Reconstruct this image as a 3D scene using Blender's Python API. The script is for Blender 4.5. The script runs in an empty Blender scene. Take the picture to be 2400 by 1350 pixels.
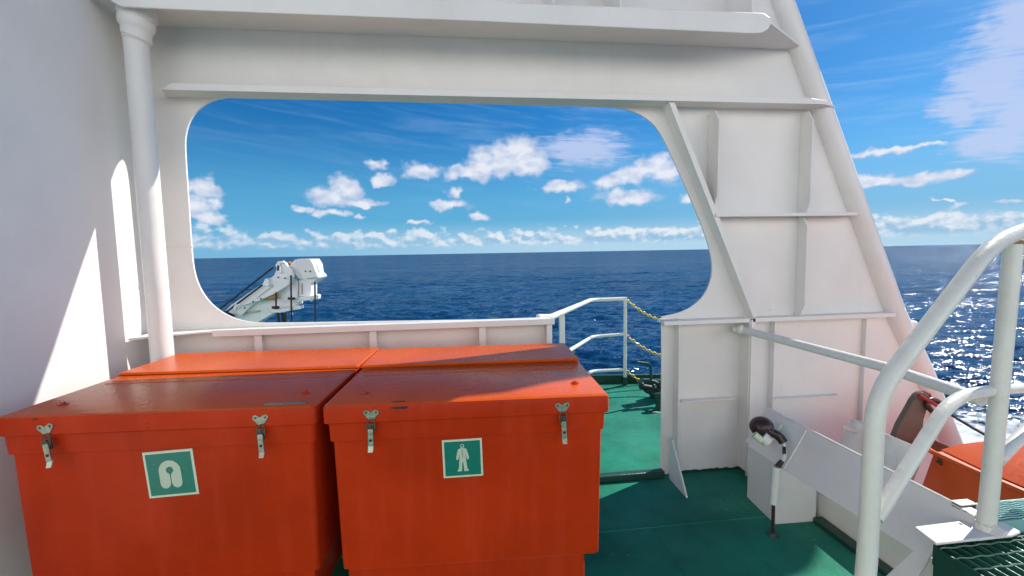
import bpy, bmesh, math, random
import numpy as np
from mathutils import Vector, Matrix
from math import radians, sin, cos, pi, atan, tan, atan2, sqrt
random.seed(4)
SC = bpy.context.scene
COL = SC.collection

# ------------------------------------------------------------------ camera
F, CX, CY = 1020.0, 1200.0, 675.0
YAW, PITCH, ROLL, EYE = radians(6.4), radians(4.65), atan(0.0179), 1.6
fw = Vector((sin(YAW)*cos(PITCH), cos(YAW)*cos(PITCH), -sin(PITCH)))
hh = Vector((cos(YAW), -sin(YAW), 0)); u0 = hh.cross(fw)
rt = hh*cos(ROLL)-u0*sin(ROLL); up = u0*cos(ROLL)+hh*sin(ROLL)
CAM = Vector((0, 0, EYE))
cd = bpy.data.cameras.new('camera'); cam = bpy.data.objects.new('camera', cd); COL.objects.link(cam)
cd.sensor_width = 36; cd.lens = 36*F/2400; cd.clip_start = 0.05; cd.clip_end = 100000
cam.matrix_world = Matrix((( rt.x, up.x, -fw.x, CAM.x), (rt.y, up.y, -fw.y, CAM.y), (rt.z, up.z, -fw.z, CAM.z), (0, 0, 0, 1)))
SC.camera = cam

def ray(px, py): return fw+rt*((px-CX)/F)-up*((py-CY)/F)
def at(px, py, X=None, Y=None, Z=None):
    """the point of the world that stands on the given plane in this direction"""
    d = ray(px, py)
    t = (X-CAM.x)/d.x if X is not None else (Y-CAM.y)/d.y if Y is not None else (Z-CAM.z)/d.z
    return CAM+d*t
def onplane(px, py, p0, n):
    d = ray(px, py); return CAM+d*((p0-CAM).dot(n)/d.dot(n))
def deep(px, py, d): return CAM+ray(px, py)*d
def azel(px, py):
    d = ray(px, py).normalized(); return math.degrees(atan2(d.x, d.y)), math.degrees(math.asin(d.z))

# ------------------------------------------------------------------ light
SUN = Vector((2.1, 1.0, 2.05)).normalized()
sel = math.asin(SUN.z); saz = atan2(SUN.x, SUN.y)
sl = bpy.data.lights.new('sun', 'SUN'); sl.energy = 5.0; sl.angle = radians(0.5); sl.color = (1, 0.95, 0.88)
so = bpy.data.objects.new('sun', sl); COL.objects.link(so)
so.rotation_euler = SUN.to_track_quat('Z', 'Y').to_euler(); so.location = (8, 4, 12)
SC.view_settings.view_transform = 'Standard'; SC.view_settings.look = 'None'; SC.view_settings.gamma = 1
SC.view_settings.exposure = 0.12
SKY_STRENGTH = 0.1

W = bpy.data.worlds.new('World'); SC.world = W; W.use_nodes = True
class NT:
    def __init__(s, tree): s.t = tree; s.n = tree.nodes; s.l = tree.links
    def put(s, sock, v):
        if isinstance(v, bpy.types.NodeSocket): s.l.new(v, sock)
        else:
            try: sock.default_value = v
            except Exception: sock.default_value = tuple(v)+(1,)
    def math(s, op, a, b=0.0, c=0.0, clamp=False):
        m = s.n.new('ShaderNodeMath'); m.operation = op; m.use_clamp = clamp
        for i, v in enumerate((a, b, c)): s.put(m.inputs[i], v)
        return m.outputs[0]
    def vm(s, op, a, b=None, c=None):
        m = s.n.new('ShaderNodeVectorMath'); m.operation = op
        for i, v in enumerate((a, b, c)):
            if v is not None: s.put(m.inputs[i], v)
        return m.outputs['Value'] if op in ('LENGTH', 'DOT_PRODUCT') else m.outputs[0]
    def noise(s, vec, scale, detail=4, rough=0.5, dist=0.0, col=False):
        m = s.n.new('ShaderNodeTexNoise'); s.put(m.inputs['Vector'], vec)
        m.inputs['Scale'].default_value = scale; m.inputs['Detail'].default_value = detail
        m.inputs['Roughness'].default_value = rough; m.inputs['Distortion'].default_value = dist
        return m.outputs['Color' if col else 'Fac']
    def step(s, v, a, b, lo=0.0, hi=1.0, smooth=True):
        m = s.n.new('ShaderNodeMapRange'); m.interpolation_type = 'SMOOTHSTEP' if smooth else 'LINEAR'
        for i, x in enumerate((v, a, b, lo, hi)): s.put(m.inputs[i], x)
        return m.outputs[0]
    def mix(s, f, a, b, mode='MIX'):
        m = s.n.new('ShaderNodeMix'); m.data_type = 'RGBA'; m.blend_type = mode
        s.put(m.inputs[0], f)
        s.put(m.inputs[6], a if isinstance(a, bpy.types.NodeSocket) else tuple(a)[:3]+(1,))
        s.put(m.inputs[7], b if isinstance(b, bpy.types.NodeSocket) else tuple(b)[:3]+(1,))
        return m.outputs[2]

def build_sky():
    T = NT(W.node_tree); T.n.clear()
    out = T.n.new('ShaderNodeOutputWorld'); bg = T.n.new('ShaderNodeBackground'); T.l.new(bg.outputs[0], out.inputs[0])
    sky = T.n.new('ShaderNodeTexSky'); sky.sky_type = 'NISHITA'; sky.sun_disc = False
    sky.sun_elevation = sel; sky.sun_rotation = saz
    sky.air_density = 1.0; sky.dust_density = 0.4; sky.ozone_density = 3.0; sky.altitude = 20
    tc = T.n.new('ShaderNodeTexCoord'); d = tc.outputs['Generated']
    sep = T.n.new('ShaderNodeSeparateXYZ'); T.l.new(d, sep.inputs[0])
    az = T.math('MULTIPLY', T.math('ARCTAN2', sep.outputs[0], sep.outputs[1]), 180/pi)
    el = T.math('MULTIPLY', T.math('ARCSINE', sep.outputs[2]), 180/pi)
    cb = T.n.new('ShaderNodeCombineXYZ'); T.l.new(az, cb.inputs[0]); T.l.new(el, cb.inputs[1]); P = cb.outputs[0]
    hs = T.n.new('ShaderNodeHueSaturation'); T.l.new(sky.outputs[0], hs.inputs['Color'])
    hs.inputs['Saturation'].default_value = 1.45; hs.inputs['Value'].default_value = 1.0; hs.inputs['Hue'].default_value = 0.497
    base = T.mix(1.0, hs.outputs[0], SKY_TINT, 'MULTIPLY')
    k = 1/SKY_STRENGTH
    # high thin cirrus, streaked
    sv = T.vm('MULTIPLY', P, (0.05, 0.16, 0))
    rot = T.n.new('ShaderNodeVectorRotate'); rot.rotation_type = 'Z_AXIS'; T.l.new(sv, rot.inputs[0]); rot.inputs['Angle'].default_value = 0.35
    cir = T.noise(T.vm('MULTIPLY', rot.outputs[0], (1, 3.0, 1)), 1.4, 5, 0.6, 0.6)
    cirm = T.math('MULTIPLY', T.step(cir, 0.42, 0.72), T.step(az, -25, 25, 0.09, 0.26))
    base = T.mix(cirm, base, (0.42*k, 0.6*k, 0.86*k))
    # a paler strip of air low over the sea
    lo = T.step(el, 0.0, 16.0, 0.92, 0.0)
    base = T.mix(lo, base, T.mix(T.step(az, 0, 45), (0.088*k, 0.375*k, 0.66*k), (0.17*k, 0.40*k, 0.68*k)))
    # cumulus puffs: centre az/el, half widths
    fine = T.noise(T.vm('MULTIPLY', P, (0.8, 1.2, 0)), 0.68, 4, 0.45, 0.0); mid = T.noise(P, 0.3, 2, 0.5, 0.0)
    fb = T.math('ADD', T.math('MULTIPLY', T.math('SUBTRACT', fine, 0.5), 1.3), T.math('MULTIPLY', T.math('SUBTRACT', mid, 0.5), 0.5))
    PW = T.vm('MULTIPLY_ADD', T.vm('SUBTRACT', T.noise(P, 0.42, 3, 0.55, 0.0, True), (0.5, 0.5, 0.5)), (4.5, 2.2, 0), P)
    def puffs(lst):
        q = None
        for (px, py, wx, wy) in lst:
            a, e = azel(px, py); kx = 57.3/F*cos(radians(a-6.4))**2
            s = (1/(wx*kx), 1/(wy*kx*1.08), 0)
            v = T.vm('MULTIPLY_ADD', PW, s, (-a*s[0], -e*s[1], 0)); v = T.vm('LENGTH', v)
            q = v if q is None else T.math('SMOOTH_MIN', q, v, 0.25)
        return q
    big = [(1205, 362, 75, 34), (1150, 385, 60, 26), (1100, 405, 60, 18), (985, 400, 42, 16), (1240, 385, 45, 24),
           (478, 445, 36, 30), (470, 480, 34, 26), (490, 508, 42, 16),
           (810, 440, 40, 28), (770, 462, 48, 24), (850, 474, 50, 9), (770, 500, 45, 9), (712, 488, 22, 8), (897, 420, 26, 14), (845, 505, 16, 6), (880, 385, 24, 8),
           (1055, 478, 42, 12), (1120, 506, 24, 10), (985, 523, 26, 7), (1065, 447, 20, 8),
           (1540, 390, 62, 22), (1480, 412, 50, 20), (1425, 430, 45, 16), (1465, 460, 72, 18), (1310, 440, 48, 12), (1605, 462, 26, 14), (1328, 468, 9, 7), (1560, 400, 50, 26),
           (2100, 352, 90, 10), (2030, 362, 40, 12), (2170, 340, 30, 6), (2050, 422, 80, 16), (2150, 415, 90, 18), (2240, 405, 60, 16), (2375, 472, 42, 9), (2198, 467, 16, 6)]
    q = puffs(big)
    m1 = T.step(T.math('ADD', q, fb), 1.30, 0.55)
    # shading inside a puff: brighter towards its upper right, greyer at its base
    fine2 = T.noise(T.vm('MULTIPLY', T.vm('ADD', P, (0.4, 0.9, 0)), (0.8, 1.2, 0)), 0.68, 3, 0.45, 0.0)
    rel = T.math('MULTIPLY', T.math('SUBTRACT', fine, fine2), 2.2)
    sh = T.math('ADD', T.step(T.math('ADD', q, fb), 0.1, 1.15, 0.85, 0.35), rel, clamp=True)
    ccol = T.mix(sh, (0.42*k, 0.52*k, 0.72*k), (0.78*k, 0.80*k, 0.87*k))
    base = T.mix(T.math('MULTIPLY', m1, 0.93), base, ccol)
    # the large soft veil on the right and the thin one over the middle
    wq = puffs([(1365, 350, 110, 36), (2330, 190, 130, 150), (2400, 60, 130, 110), (2330, 330, 110, 70), (2240, 260, 70, 60), (2400, 260, 90, 150)])
    wv = T.noise(T.vm('MULTIPLY', rot.outputs[0], (1.0, 2.4, 1)), 4.5, 6, 0.6, 0.8)
    wm = T.math('MULTIPLY', T.step(T.math('ADD', wq, T.math('MULTIPLY', T.math('SUBTRACT', wv, 0.5), 1.8)), 1.25, 0.35), 0.8)
    base = T.mix(wm, base, (0.52*k, 0.60*k, 0.83*k))
    # pale haze lying low behind the row of cumulus
    hz = T.math('MULTIPLY', T.step(el, 4.6, 1.0), T.step(az, -35, 20, 0.2, 0.85))
    base = T.mix(hz, base, (0.46*k, 0.66*k, 0.80*k))
    # row of cumulus over the horizon: its top line follows a noise along the azimuth
    bx = T.n.new('ShaderNodeCombineXYZ'); T.l.new(az, bx.inputs[0]); bx.inputs[1].default_value = 3.3
    top = T.math('MULTIPLY_ADD', T.noise(bx.outputs[0], 0.16, 3, 0.55), 3.6, 1.15)
    puff = T.noise(T.vm('MULTIPLY', P, (1.0, 1.5, 0)), 0.48, 5, 0.52, 0.0)
    hgt = T.math('ADD', top, T.math('MULTIPLY', T.math('SUBTRACT', puff, 0.5), 5.5))
    bm_ = T.math('MULTIPLY', T.step(T.math('SUBTRACT', hgt, el), -0.15, 0.8), T.step(T.math('ADD', el, T.math('MULTIPLY', puff, 1.2)), 1.3, 2.1))
    puff2 = T.noise(T.vm('MULTIPLY', T.vm('ADD', P, (0.35, 0.45, 0)), (1.0, 1.5, 0)), 0.48, 4, 0.52, 0.0)
    bs = T.math('MULTIPLY_ADD', T.math('SUBTRACT', puff, puff2), 5.0, T.step(el, 1.2, 3.2, 0.25, 0.8), clamp=True)
    bc = T.mix(bs, (0.30*k, 0.50*k, 0.70*k), (0.74*k, 0.79*k, 0.85*k))
    base = T.mix(T.math('MULTIPLY', bm_, T.step(az, -30, 10, 0.7, 0.92)), base, bc)
    # the clear sky deepens towards the zenith
    base = T.mix(T.step(el, 34.0, 70.0, 0.0, 0.5), base, (0.02*k, 0.06*k, 0.16*k))
    # unseen bright cloud bank added behind the viewer as fill for shaded faces
    dt = T.vm('DOT_PRODUCT', d, tuple(Vector((-0.15, -1.0, 0.0)).normalized()))
    cn = T.noise(d, 3.0, 5, 0.55)
    cm = T.step(T.math('ADD', dt, T.math('MULTIPLY', T.math('SUBTRACT', cn, 0.5), 0.6)), 0.15, 0.45)
    cm = T.math('MULTIPLY', cm, T.step(T.math('ADD', el, T.math('MULTIPLY', cn, 20.0)), 38.0, 24.0))
    base = T.mix(T.math('MULTIPLY', cm, T.step(sep.outputs[2], 0.0, 0.05)), base, (BACK_FILL*1.03*k, BACK_FILL*k, BACK_FILL*0.95*k))
    T.l.new(base, bg.inputs['Color']); bg.inputs['Strength'].default_value = SKY_STRENGTH
BACK_FILL = 2.5
SKY_TINT = (0.47, 0.79, 0.94)
build_sky()

# ------------------------------------------------------------------ materials
def new_mat(name):
    m = bpy.data.materials.new(name); m.use_nodes = True
    T = NT(m.node_tree); return m, T, m.node_tree.nodes['Principled BSDF']
def paint(name, col, rough=0.45, bump=0.15, bscale=14, rust=0.0, var=0.06, coat=0.0, fine=0.05, specks=None, rustcol=(0.22, 0.07, 0.02), wave=0.0, spec=0.5, drip=0.0, grime=0.0, scuff=0.0):
    m, T, b = new_mat(name)
    g = T.n.new('ShaderNodeNewGeometry').outputs['Position']
    n1 = T.noise(g, 2.3, 4, 0.6); n2 = T.noise(g, 60, 3, 0.6)
    c = T.mix(T.step(n1, 0.3, 0.7), tuple(x*(1-var) for x in col), tuple(min(1, x*(1+var*0.6)) for x in col))
    if drip:      # faint runs and fading down the sides
        dn = T.noise(T.vm('MULTIPLY', g, (9, 9, 0.9)), 1.6, 4, 0.6)
        c = T.mix(T.step(dn, 0.45, 0.75, 0, drip), c, tuple(min(1, x*1.5+0.05) for x in col))
    if scuff:     # dusty, scratched non-slip paint
        s1 = T.step(T.noise(g, 1.9, 3, 0.6, 0.5), 0.52, 0.70); s2 = T.step(T.noise(T.vm('MULTIPLY', g, (1, 1.6, 1)), 55, 5, 0.75, 0.6), 0.53, 0.66)
        c = T.mix(T.math('MULTIPLY', T.math('MULTIPLY', s1, s2), scuff), c, (0.40, 0.55, 0.45))
        s3 = T.step(T.noise(g, 6.0, 5, 0.7, 0.8), 0.58, 0.74, 0, 0.35); c = T.mix(s3, c, tuple(x*0.45 for x in col))
        s4 = T.step(T.noise(g, 0.9, 4, 0.6), 0.4, 0.7, 0, 0.35); c = T.mix(s4, c, (0.075, 0.33, 0.25))
    if grime:
        gn = T.noise(T.vm('MULTIPLY', g, (3.0, 3.0, 1.1)), 1.7, 6, 0.65, 0.3)
        c = T.mix(T.step(gn, 0.50, 0.78, 0, grime), c, (0.46, 0.42, 0.34))
        tn = T.noise(T.vm('MULTIPLY', g, (16, 16, 1.2)), 1.0, 4, 0.6)
        c = T.mix(T.step(tn, 0.62, 0.76, 0, grime*1.1), c, (0.50, 0.40, 0.28))
    if rust:
        rn = T.noise(g, 17, 5, 0.7, 0.3); rm = T.step(rn, 0.78-rust*0.16, 0.83-rust*0.16)
        c = T.mix(T.math('MULTIPLY', rm, 0.85), c, rustcol)
    if specks:
        sp = T.noise(g, specks[1], 2, 0.5); c = T.mix(T.math('MULTIPLY', T.step(sp, specks[2], specks[2]+0.03), specks[3]), c, specks[0])
    T.l.new(c, b.inputs['Base Color'])
    T.l.new(T.step(n2, 0.3, 0.7, max(0.02, rough-0.06), rough+0.08), b.inputs['Roughness'])
    b.inputs['Specular IOR Level'].default_value = spec
    if coat: b.inputs['Coat Weight'].default_value = coat; b.inputs['Coat Roughness'].default_value = 0.12
    h = T.math('ADD', T.math('MULTIPLY', T.noise(g, bscale, 3, 0.5), bump), T.math('MULTIPLY', n2, fine))
    if wave: h = T.math('ADD', h, T.math('MULTIPLY', T.noise(g, 3.2, 2, 0.4), wave))
    bp = T.n.new('ShaderNodeBump'); bp.inputs['Strength'].default_value = 0.6; bp.inputs['Distance'].default_value = 0.02
    T.l.new(h, bp.inputs['Height']); T.l.new(bp.outputs[0], b.inputs['Normal'])
    return m
WHITE = paint('white_paint', (0.81, 0.79, 0.755), 0.42, 0.22, 9, 0.10, 0.04, fine=0.05, wave=1.1, grime=0.07, specks=((0.25, 0.14, 0.08), 26, 0.795, 0.8))
WHITE_R = paint('white_paint_worn', (0.79, 0.785, 0.74), 0.4, 0.3, 30, 0.30, 0.06, fine=0.10, grime=0.2)
TUBE = paint('tube_paint', (0.75, 0.755, 0.68), 0.35, 0.16, 30, 0.38, 0.08, fine=0.06, grime=0.25, specks=((0.2, 0.16, 0.12), 60, 0.74, 0.8))
ORANGE = paint('orange_gelcoat', (0.47, 0.030, 0.003), 0.36, 0.10, 24, 0, 0.16, fine=0.06, wave=0.25, spec=0.12, specks=((0.20, 0.012, 0.004), 31, 0.76, 0.6), drip=0.12)
LIDTOP_LIT = paint('orange_lid_sunlit', (0.60, 0.092, 0.012), 0.20, 0.14, 38, 0, 0.12, fine=0.05, wave=0.25, spec=0.10, specks=((0.75, 0.25, 0.15), 34, 0.73, 0.5))  # the box orange again, lightened: sunlight on the lid tops put into the colour
BOATO = paint('orange_boat', (0.72, 0.105, 0.012), 0.4, 0.1, 12, 0.1, 0.06, fine=0.04, rustcol=(0.3, 0.05, 0.01))
DECKG = paint('deck_green', (0.023, 0.215, 0.135), 0.55, 0.3, 20, 0, 0.30, scuff=0.5, fine=0.2, wave=0.6, spec=0.06, specks=((0.5, 0.6, 0.52), 48, 0.755, 0.7))
GREEND = paint('dark_green', (0.012, 0.06, 0.042), 0.4, 0.3, 30, 0.1, 0.15)
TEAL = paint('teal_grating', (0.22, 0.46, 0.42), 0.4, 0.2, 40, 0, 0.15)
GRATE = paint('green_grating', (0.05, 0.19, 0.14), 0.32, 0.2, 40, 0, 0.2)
METAL = paint('latch_metal', (0.34, 0.35, 0.28), 0.36, 0.2, 60, 0.6, 0.2, rustcol=(0.16, 0.09, 0.04)); METAL.node_tree.nodes['Principled BSDF'].inputs['Metallic'].default_value = 0.75
METALD = paint('dark_metal', (0.10, 0.09, 0.07), 0.4, 0.2, 60, 0.3, 0.2); METALD.node_tree.nodes['Principled BSDF'].inputs['Metallic'].default_value = 0.6
BLACK = paint('black_rubber', (0.015, 0.014, 0.014), 0.5, 0.2, 60)
BROWN = paint('dark_brown', (0.045, 0.020, 0.017), 0.32, 0.5, 30, 0, 0.3)
SIGNG = paint('sign_green', (0.005, 0.17, 0.125), 0.35, 0.03, 20, 0, 0.05, specks=((0.3, 0.45, 0.4), 90, 0.75, 0.6))
CREAM = paint('sign_cream', (0.62, 0.68, 0.52), 0.4, 0.03, 20, 0, 0.06)
PICTO = paint('sign_pale', (0.50, 0.56, 0.44), 0.4, 0.03, 20, 0, 0.04)
YELLOW = paint('yellow_plastic', (0.80, 0.58, 0.03), 0.35, 0.05, 20, 0, 0.1)
HOOK = paint('hook_brown', (0.20, 0.15, 0.12), 0.6, 0.5, 40, 0, 0.35, fine=0.3, specks=((0.4, 0.33, 0.28), 90, 0.72, 0.7))
REDP = paint('red_paint', (0.36, 0.015, 0.012), 0.35, 0.3, 40, 0, 0.2)
RUST = paint('rusty_steel', (0.42, 0.22, 0.09), 0.7, 0.6, 40, 0, 0.5, fine=0.5)
HULL = paint('hull_paint', (0.03, 0.08, 0.16), 0.4)

# ------------------------------------------------------------------ mesh helpers
def smooth_by_angle(me, ang=0.6):
    me.polygons.foreach_set('use_smooth', [True]*len(me.polygons))
    me.set_sharp_from_angle(angle=ang)
class MB:
    def __init__(s): s.b = bmesh.new()
    def box(s, lo, hi, M=None):
        r = bmesh.ops.create_cube(s.b, size=1)['verts']
        lo, hi = Vector(lo), Vector(hi); c = (lo+hi)/2; d = hi-lo
        for v in r:
            v.co = Vector((v.co.x*d.x, v.co.y*d.y, v.co.z*d.z))+c
            if M: v.co = M @ v.co
        return s
    def tube(s, pts, r, n=14, cap=True):
        pts = [Vector(p) for p in pts]; rs = r if isinstance(r, (list, tuple)) else [r]*len(pts)
        rings = []; ref = None
        for i, p in enumerate(pts):
            a = pts[max(i-1, 0)]; c = pts[min(i+1, len(pts)-1)]
            t = ((p-a).normalized() if i > 0 else Vector())+((c-p).normalized() if i < len(pts)-1 else Vector())
            t.normalize()
            if ref is None: ref = t.orthogonal().normalized()
            ref = (ref-t*ref.dot(t)).normalized(); o = t.cross(ref)
            k = 1.0
            if 0 < i < len(pts)-1:
                ca = max(-1, min(1, (p-a).normalized().dot((c-p).normalized()))); k = 1/max(0.5, cos(math.acos(ca)/2))
            rings.append([s.b.verts.new(p+(ref*cos(2*pi*j/n)+o*sin(2*pi*j/n))*rs[i]*(k if k < 1.05 else 1.0)) for j in range(n)])
        for A, B in zip(rings, rings[1:]):
            for j in range(n): s.b.faces.new((A[j], A[(j+1) % n], B[(j+1) % n], B[j]))
        if cap: s.b.faces.new(rings[0][::-1]); s.b.faces.new(rings[-1])
        return s
    def prism(s, loops, off):
        """fill closed loops of 3-D points (first outer, then holes), then give the sheet its thickness along off"""
        off = Vector(off); nb = bmesh.new(); ed = []
        for L in loops:
            vs = [nb.verts.new(p) for p in L]
            ed += [nb.edges.new((vs[i], vs[(i+1) % len(vs)])) for i in range(len(vs))]
        bmesh.ops.triangle_fill(nb, use_beauty=True, use_dissolve=False, edges=ed)
        r = bmesh.ops.extrude_face_region(nb, geom=list(nb.faces))
        for v in [g for g in r['geom'] if isinstance(g, bmesh.types.BMVert)]: v.co += off
        bmesh.ops.recalc_face_normals(nb, faces=list(nb.faces))
        m = bpy.data.meshes.new('t'); nb.to_mesh(m); nb.free(); s.b.from_mesh(m); bpy.data.meshes.remove(m)
        return s
    def loft(s, rings, cap=True):
        R = [[s.b.verts.new(p) for p in r] for r in rings]; n = len(R[0])
        for A, B in zip(R, R[1:]):
            for j in range(n): s.b.faces.new((A[j], A[(j+1) % n], B[(j+1) % n], B[j]))
        if cap: s.b.faces.new(R[0][::-1]); s.b.faces.new(R[-1])
        return s
    def sphere(s, c, r, sc=(1, 1, 1), n=14):
        v = bmesh.ops.create_uvsphere(s.b, u_segments=n, v_segments=n//2+2, radius=r)['verts']
        for x in v: x.co = Vector((x.co.x*sc[0], x.co.y*sc[1], x.co.z*sc[2]))+Vector(c)
        return s
    def build(s, name, mat, parent=None, bevel=0.0, seg=2, M=None, ang=0.6):
        bmesh.ops.recalc_face_normals(s.b, faces=list(s.b.faces))
        me = bpy.data.meshes.new(name); s.b.to_mesh(me); s.b.free()
        if M: me.transform(M)
        me.materials.append(mat); smooth_by_angle(me, ang)
        o = bpy.data.objects.new(name, me); COL.objects.link(o)
        if parent:
            o.parent = parent; o.matrix_parent_inverse = parent.matrix_basis.inverted()
        if bevel:
            bv = o.modifiers.new('bevel', 'BEVEL'); bv.width = bevel; bv.segments = seg; bv.limit_method = 'ANGLE'; bv.angle_limit = 0.6
        return o
def thing(name, label, cat, loc=(0, 0, 0), group=None):
    o = bpy.data.objects.new(name, None); COL.objects.link(o); o.location = loc; o.empty_display_size = 0.1
    o['label'] = label; o['category'] = cat
    if group: o['group'] = group
    return o
def tag(o, label, cat, group=None):
    o['label'] = label; o['category'] = cat
    if group: o['group'] = group
    return o
def struct(o): o['kind'] = 'structure'; return o
def chaikin(pts, n=2, closed=False):
    pts = [Vector(p) for p in pts]
    for _ in range(n):
        q = [] if closed else [pts[0]]
        m = len(pts)
        for i in range(m if closed else m-1):
            a, b = pts[i], pts[(i+1) % m]; q += [a*0.75+b*0.25, a*0.25+b*0.75]
        if not closed: q.append(pts[-1])
        pts = q
    return pts
def bend(pts, r=0.08, n=6):
    """polyline with rounded corners"""
    pts = [Vector(p) for p in pts]; out = [pts[0]]
    for a, p, c in zip(pts, pts[1:], pts[2:]):
        d = min(r, (p-a).length*0.45, (c-p).length*0.45); A = p+(a-p).normalized()*d; B = p+(c-p).normalized()*d
        for i in range(n+1):
            t = i/n; out.append(A*(1-t)**2+p*2*t*(1-t)+B*t*t)
    return out+[pts[-1]]

# ------------------------------------------------------------------ sea
SEAZ = -10.0; WAVE = (1.15, 1.7, 1.7, 0.8)
def build_sea():
    rng = np.random.RandomState(3)
    fr = np.linspace(-64, 80, 1150); bk = np.linspace(80, 296, 90)[1:-1]
    ang = np.radians(np.concatenate([fr, bk]))
    nr = 620; t = np.linspace(0, 1, nr); phi = np.radians(50)*(1-t)**2.1+0.00035
    r = (EYE-SEAZ)/np.tan(phi); A, R = np.meshgrid(ang, r)
    X = R*np.sin(A); Y = R*np.cos(A); Z = np.zeros_like(X)
    dr = np.gradient(r)[:, None]; sp = np.maximum(dr, R*np.radians(0.126))
    n = 110; lam = 0.7*(14/0.7)**rng.rand(n); th = rng.normal(1.15, 0.55, n); ph = rng.rand(n)*2*pi
    dx = np.zeros_like(X); dy = np.zeros_like(X)
    for L, a, p in zip(lam, th, ph):
        k = 2*pi/L; amp = 0.050*L**0.62/(2*pi)*0.9
        w = np.clip((L/sp-2.0)/2.0, 0, 1)*amp
        arg = k*(X*np.cos(a)+Y*np.sin(a))+p
        Z += w*np.sin(arg); c = w*np.cos(arg)*0.9; dx -= c*np.cos(a); dy -= c*np.sin(a)
    co = np.stack([X-0*X+dx, Y+dy, Z+SEAZ], -1).reshape(-1, 3)
    na = len(ang); idx = np.arange(nr*na).reshape(nr, na)
    a0 = idx[:-1]; a1 = idx[1:]
    q = np.stack([a0, np.roll(a0, -1, 1), np.roll(a1, -1, 1), a1], -1).reshape(-1, 4)
    me = bpy.data.meshes.new('sea'); me.vertices.add(len(co)); me.vertices.foreach_set('co', co.ravel())
    me.loops.add(q.size); me.loops.foreach_set('vertex_index', q.ravel().astype(np.int32))
    me.polygons.add(len(q)); me.polygons.foreach_set('loop_start', np.arange(0, q.size, 4, dtype=np.int32))
    me.update(); me.polygons.foreach_set('use_smooth', [True]*len(q)); me.validate()
    m, T, b = new_mat('sea_water')
    g = T.n.new('ShaderNodeNewGeometry').outputs['Position']
    gg = T.vm('MULTIPLY', g, (1, 1, 0.0))
    big = T.noise(gg, 0.012, 3, 0.5)
    c = T.mix(T.step(big, 0.35, 0.65), (0.003, 0.038, 0.105), (0.006, 0.054, 0.140))
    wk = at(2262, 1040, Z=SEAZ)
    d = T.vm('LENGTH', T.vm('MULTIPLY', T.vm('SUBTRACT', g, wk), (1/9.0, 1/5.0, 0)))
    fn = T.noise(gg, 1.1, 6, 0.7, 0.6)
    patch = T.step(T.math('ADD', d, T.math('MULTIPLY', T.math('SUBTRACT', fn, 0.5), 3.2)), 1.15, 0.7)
    caps = T.math('MULTIPLY', T.step(T.noise(T.vm('MULTIPLY', gg, (0.5, 1.3, 0)), 0.55, 6, 0.72, 0.4), 0.725, 0.76), 0.8)
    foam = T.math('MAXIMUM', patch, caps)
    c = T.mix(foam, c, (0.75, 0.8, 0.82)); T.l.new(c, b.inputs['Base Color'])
    T.n.remove(b)
    out = [x for x in T.n if x.type == 'OUTPUT_MATERIAL'][0]
    # facets of the chop: the normal leans by a coloured noise at three sizes
    def lean(vec, scale, k, detail=3):
        v = T.vm('SUBTRACT', T.noise(T.vm('MULTIPLY', gg, vec), scale, detail, 0.62, 0.2, True), (0.5, 0.5, 0.5))
        return T.vm('MULTIPLY', v, (k, k, 0))
    geo = T.n.new('ShaderNodeNewGeometry').outputs['Normal']
    N = T.vm('NORMALIZE', T.vm('ADD', T.vm('ADD', geo, lean((0.5, 1.4, 0), 0.035, WAVE[3], 4)), T.vm('ADD', lean((0.55, 1.3, 0), 0.22, WAVE[0]), T.vm('ADD', lean((0.7, 1.4, 0), 0.9, WAVE[1]), lean((0.9, 1.3, 0), 3.6, WAVE[2], 4)))))
    dif = T.n.new('ShaderNodeBsdfDiffuse'); T.l.new(c, dif.inputs['Color']); T.l.new(N, dif.inputs['Normal'])
    gl = T.n.new('ShaderNodeBsdfGlossy'); gl.inputs['Roughness'].default_value = 0.10; gl.inputs['Color'].default_value = (0.9, 0.95, 1, 1); T.l.new(N, gl.inputs['Normal'])
    fr = T.n.new('ShaderNodeFresnel'); fr.inputs['IOR'].default_value = 1.33; T.l.new(N, fr.inputs['Normal'])
    fac = T.math('MULTIPLY', T.math('MINIMUM', fr.outputs[0], 0.30), T.math('SUBTRACT', 1.0, foam))
    mx = T.n.new('ShaderNodeMixShader'); T.l.new(fac, mx.inputs[0]); T.l.new(dif.outputs[0], mx.inputs[1]); T.l.new(gl.outputs[0], mx.inputs[2])
    T.l.new(mx.outputs[0], out.inputs['Surface'])
    me.materials.append(m); o = bpy.data.objects.new('sea', me); COL.objects.link(o); struct(o)
build_sea()

# ------------------------------------------------------------------ decks and hull
WY = 2.857                       # the screen bulkhead stands here
XL = -1.87                       # face of the side wall
m = MB(); m.box((XL-1.5, -1.4, -0.03), (2.06, WY+0.02, 0)); struct(m.build('deck', DECKG))
m = MB(); m.prism([[(0.2-2.2, WY+0.03, -0.03), (3.9, WY+0.03, -0.03), (3.9, 4.74, -0.03), (-2.0, 5.42, -0.03)]], (0, 0, 0.03)); struct(m.build('aft_deck', DECKG))
m = MB(); m.prism([[(-2.0, 5.43, -0.25), (3.9, 4.75, -0.25), (3.9, 4.80, -0.25), (-2.0, 5.48, -0.25)]], (0, 0, 0.35)); struct(m.build('deck_edge_kerb', GREEND, bevel=0.006))
m = MB(); m.box((XL-1.5, -1.4, -9.9), (2.04, WY+0.2, -0.04)); m.prism([[(-2.0, WY+0.2, -9.9), (3.88, WY+0.2, -9.9), (3.88, 4.72, -9.9), (-2.0, 5.4, -9.9)]], (0, 0, 9.86)); m.box((-9.5, 2.9, -9.9), (-2.02, 13.0, -3.1)); struct(m.build('hull', HULL))
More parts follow.
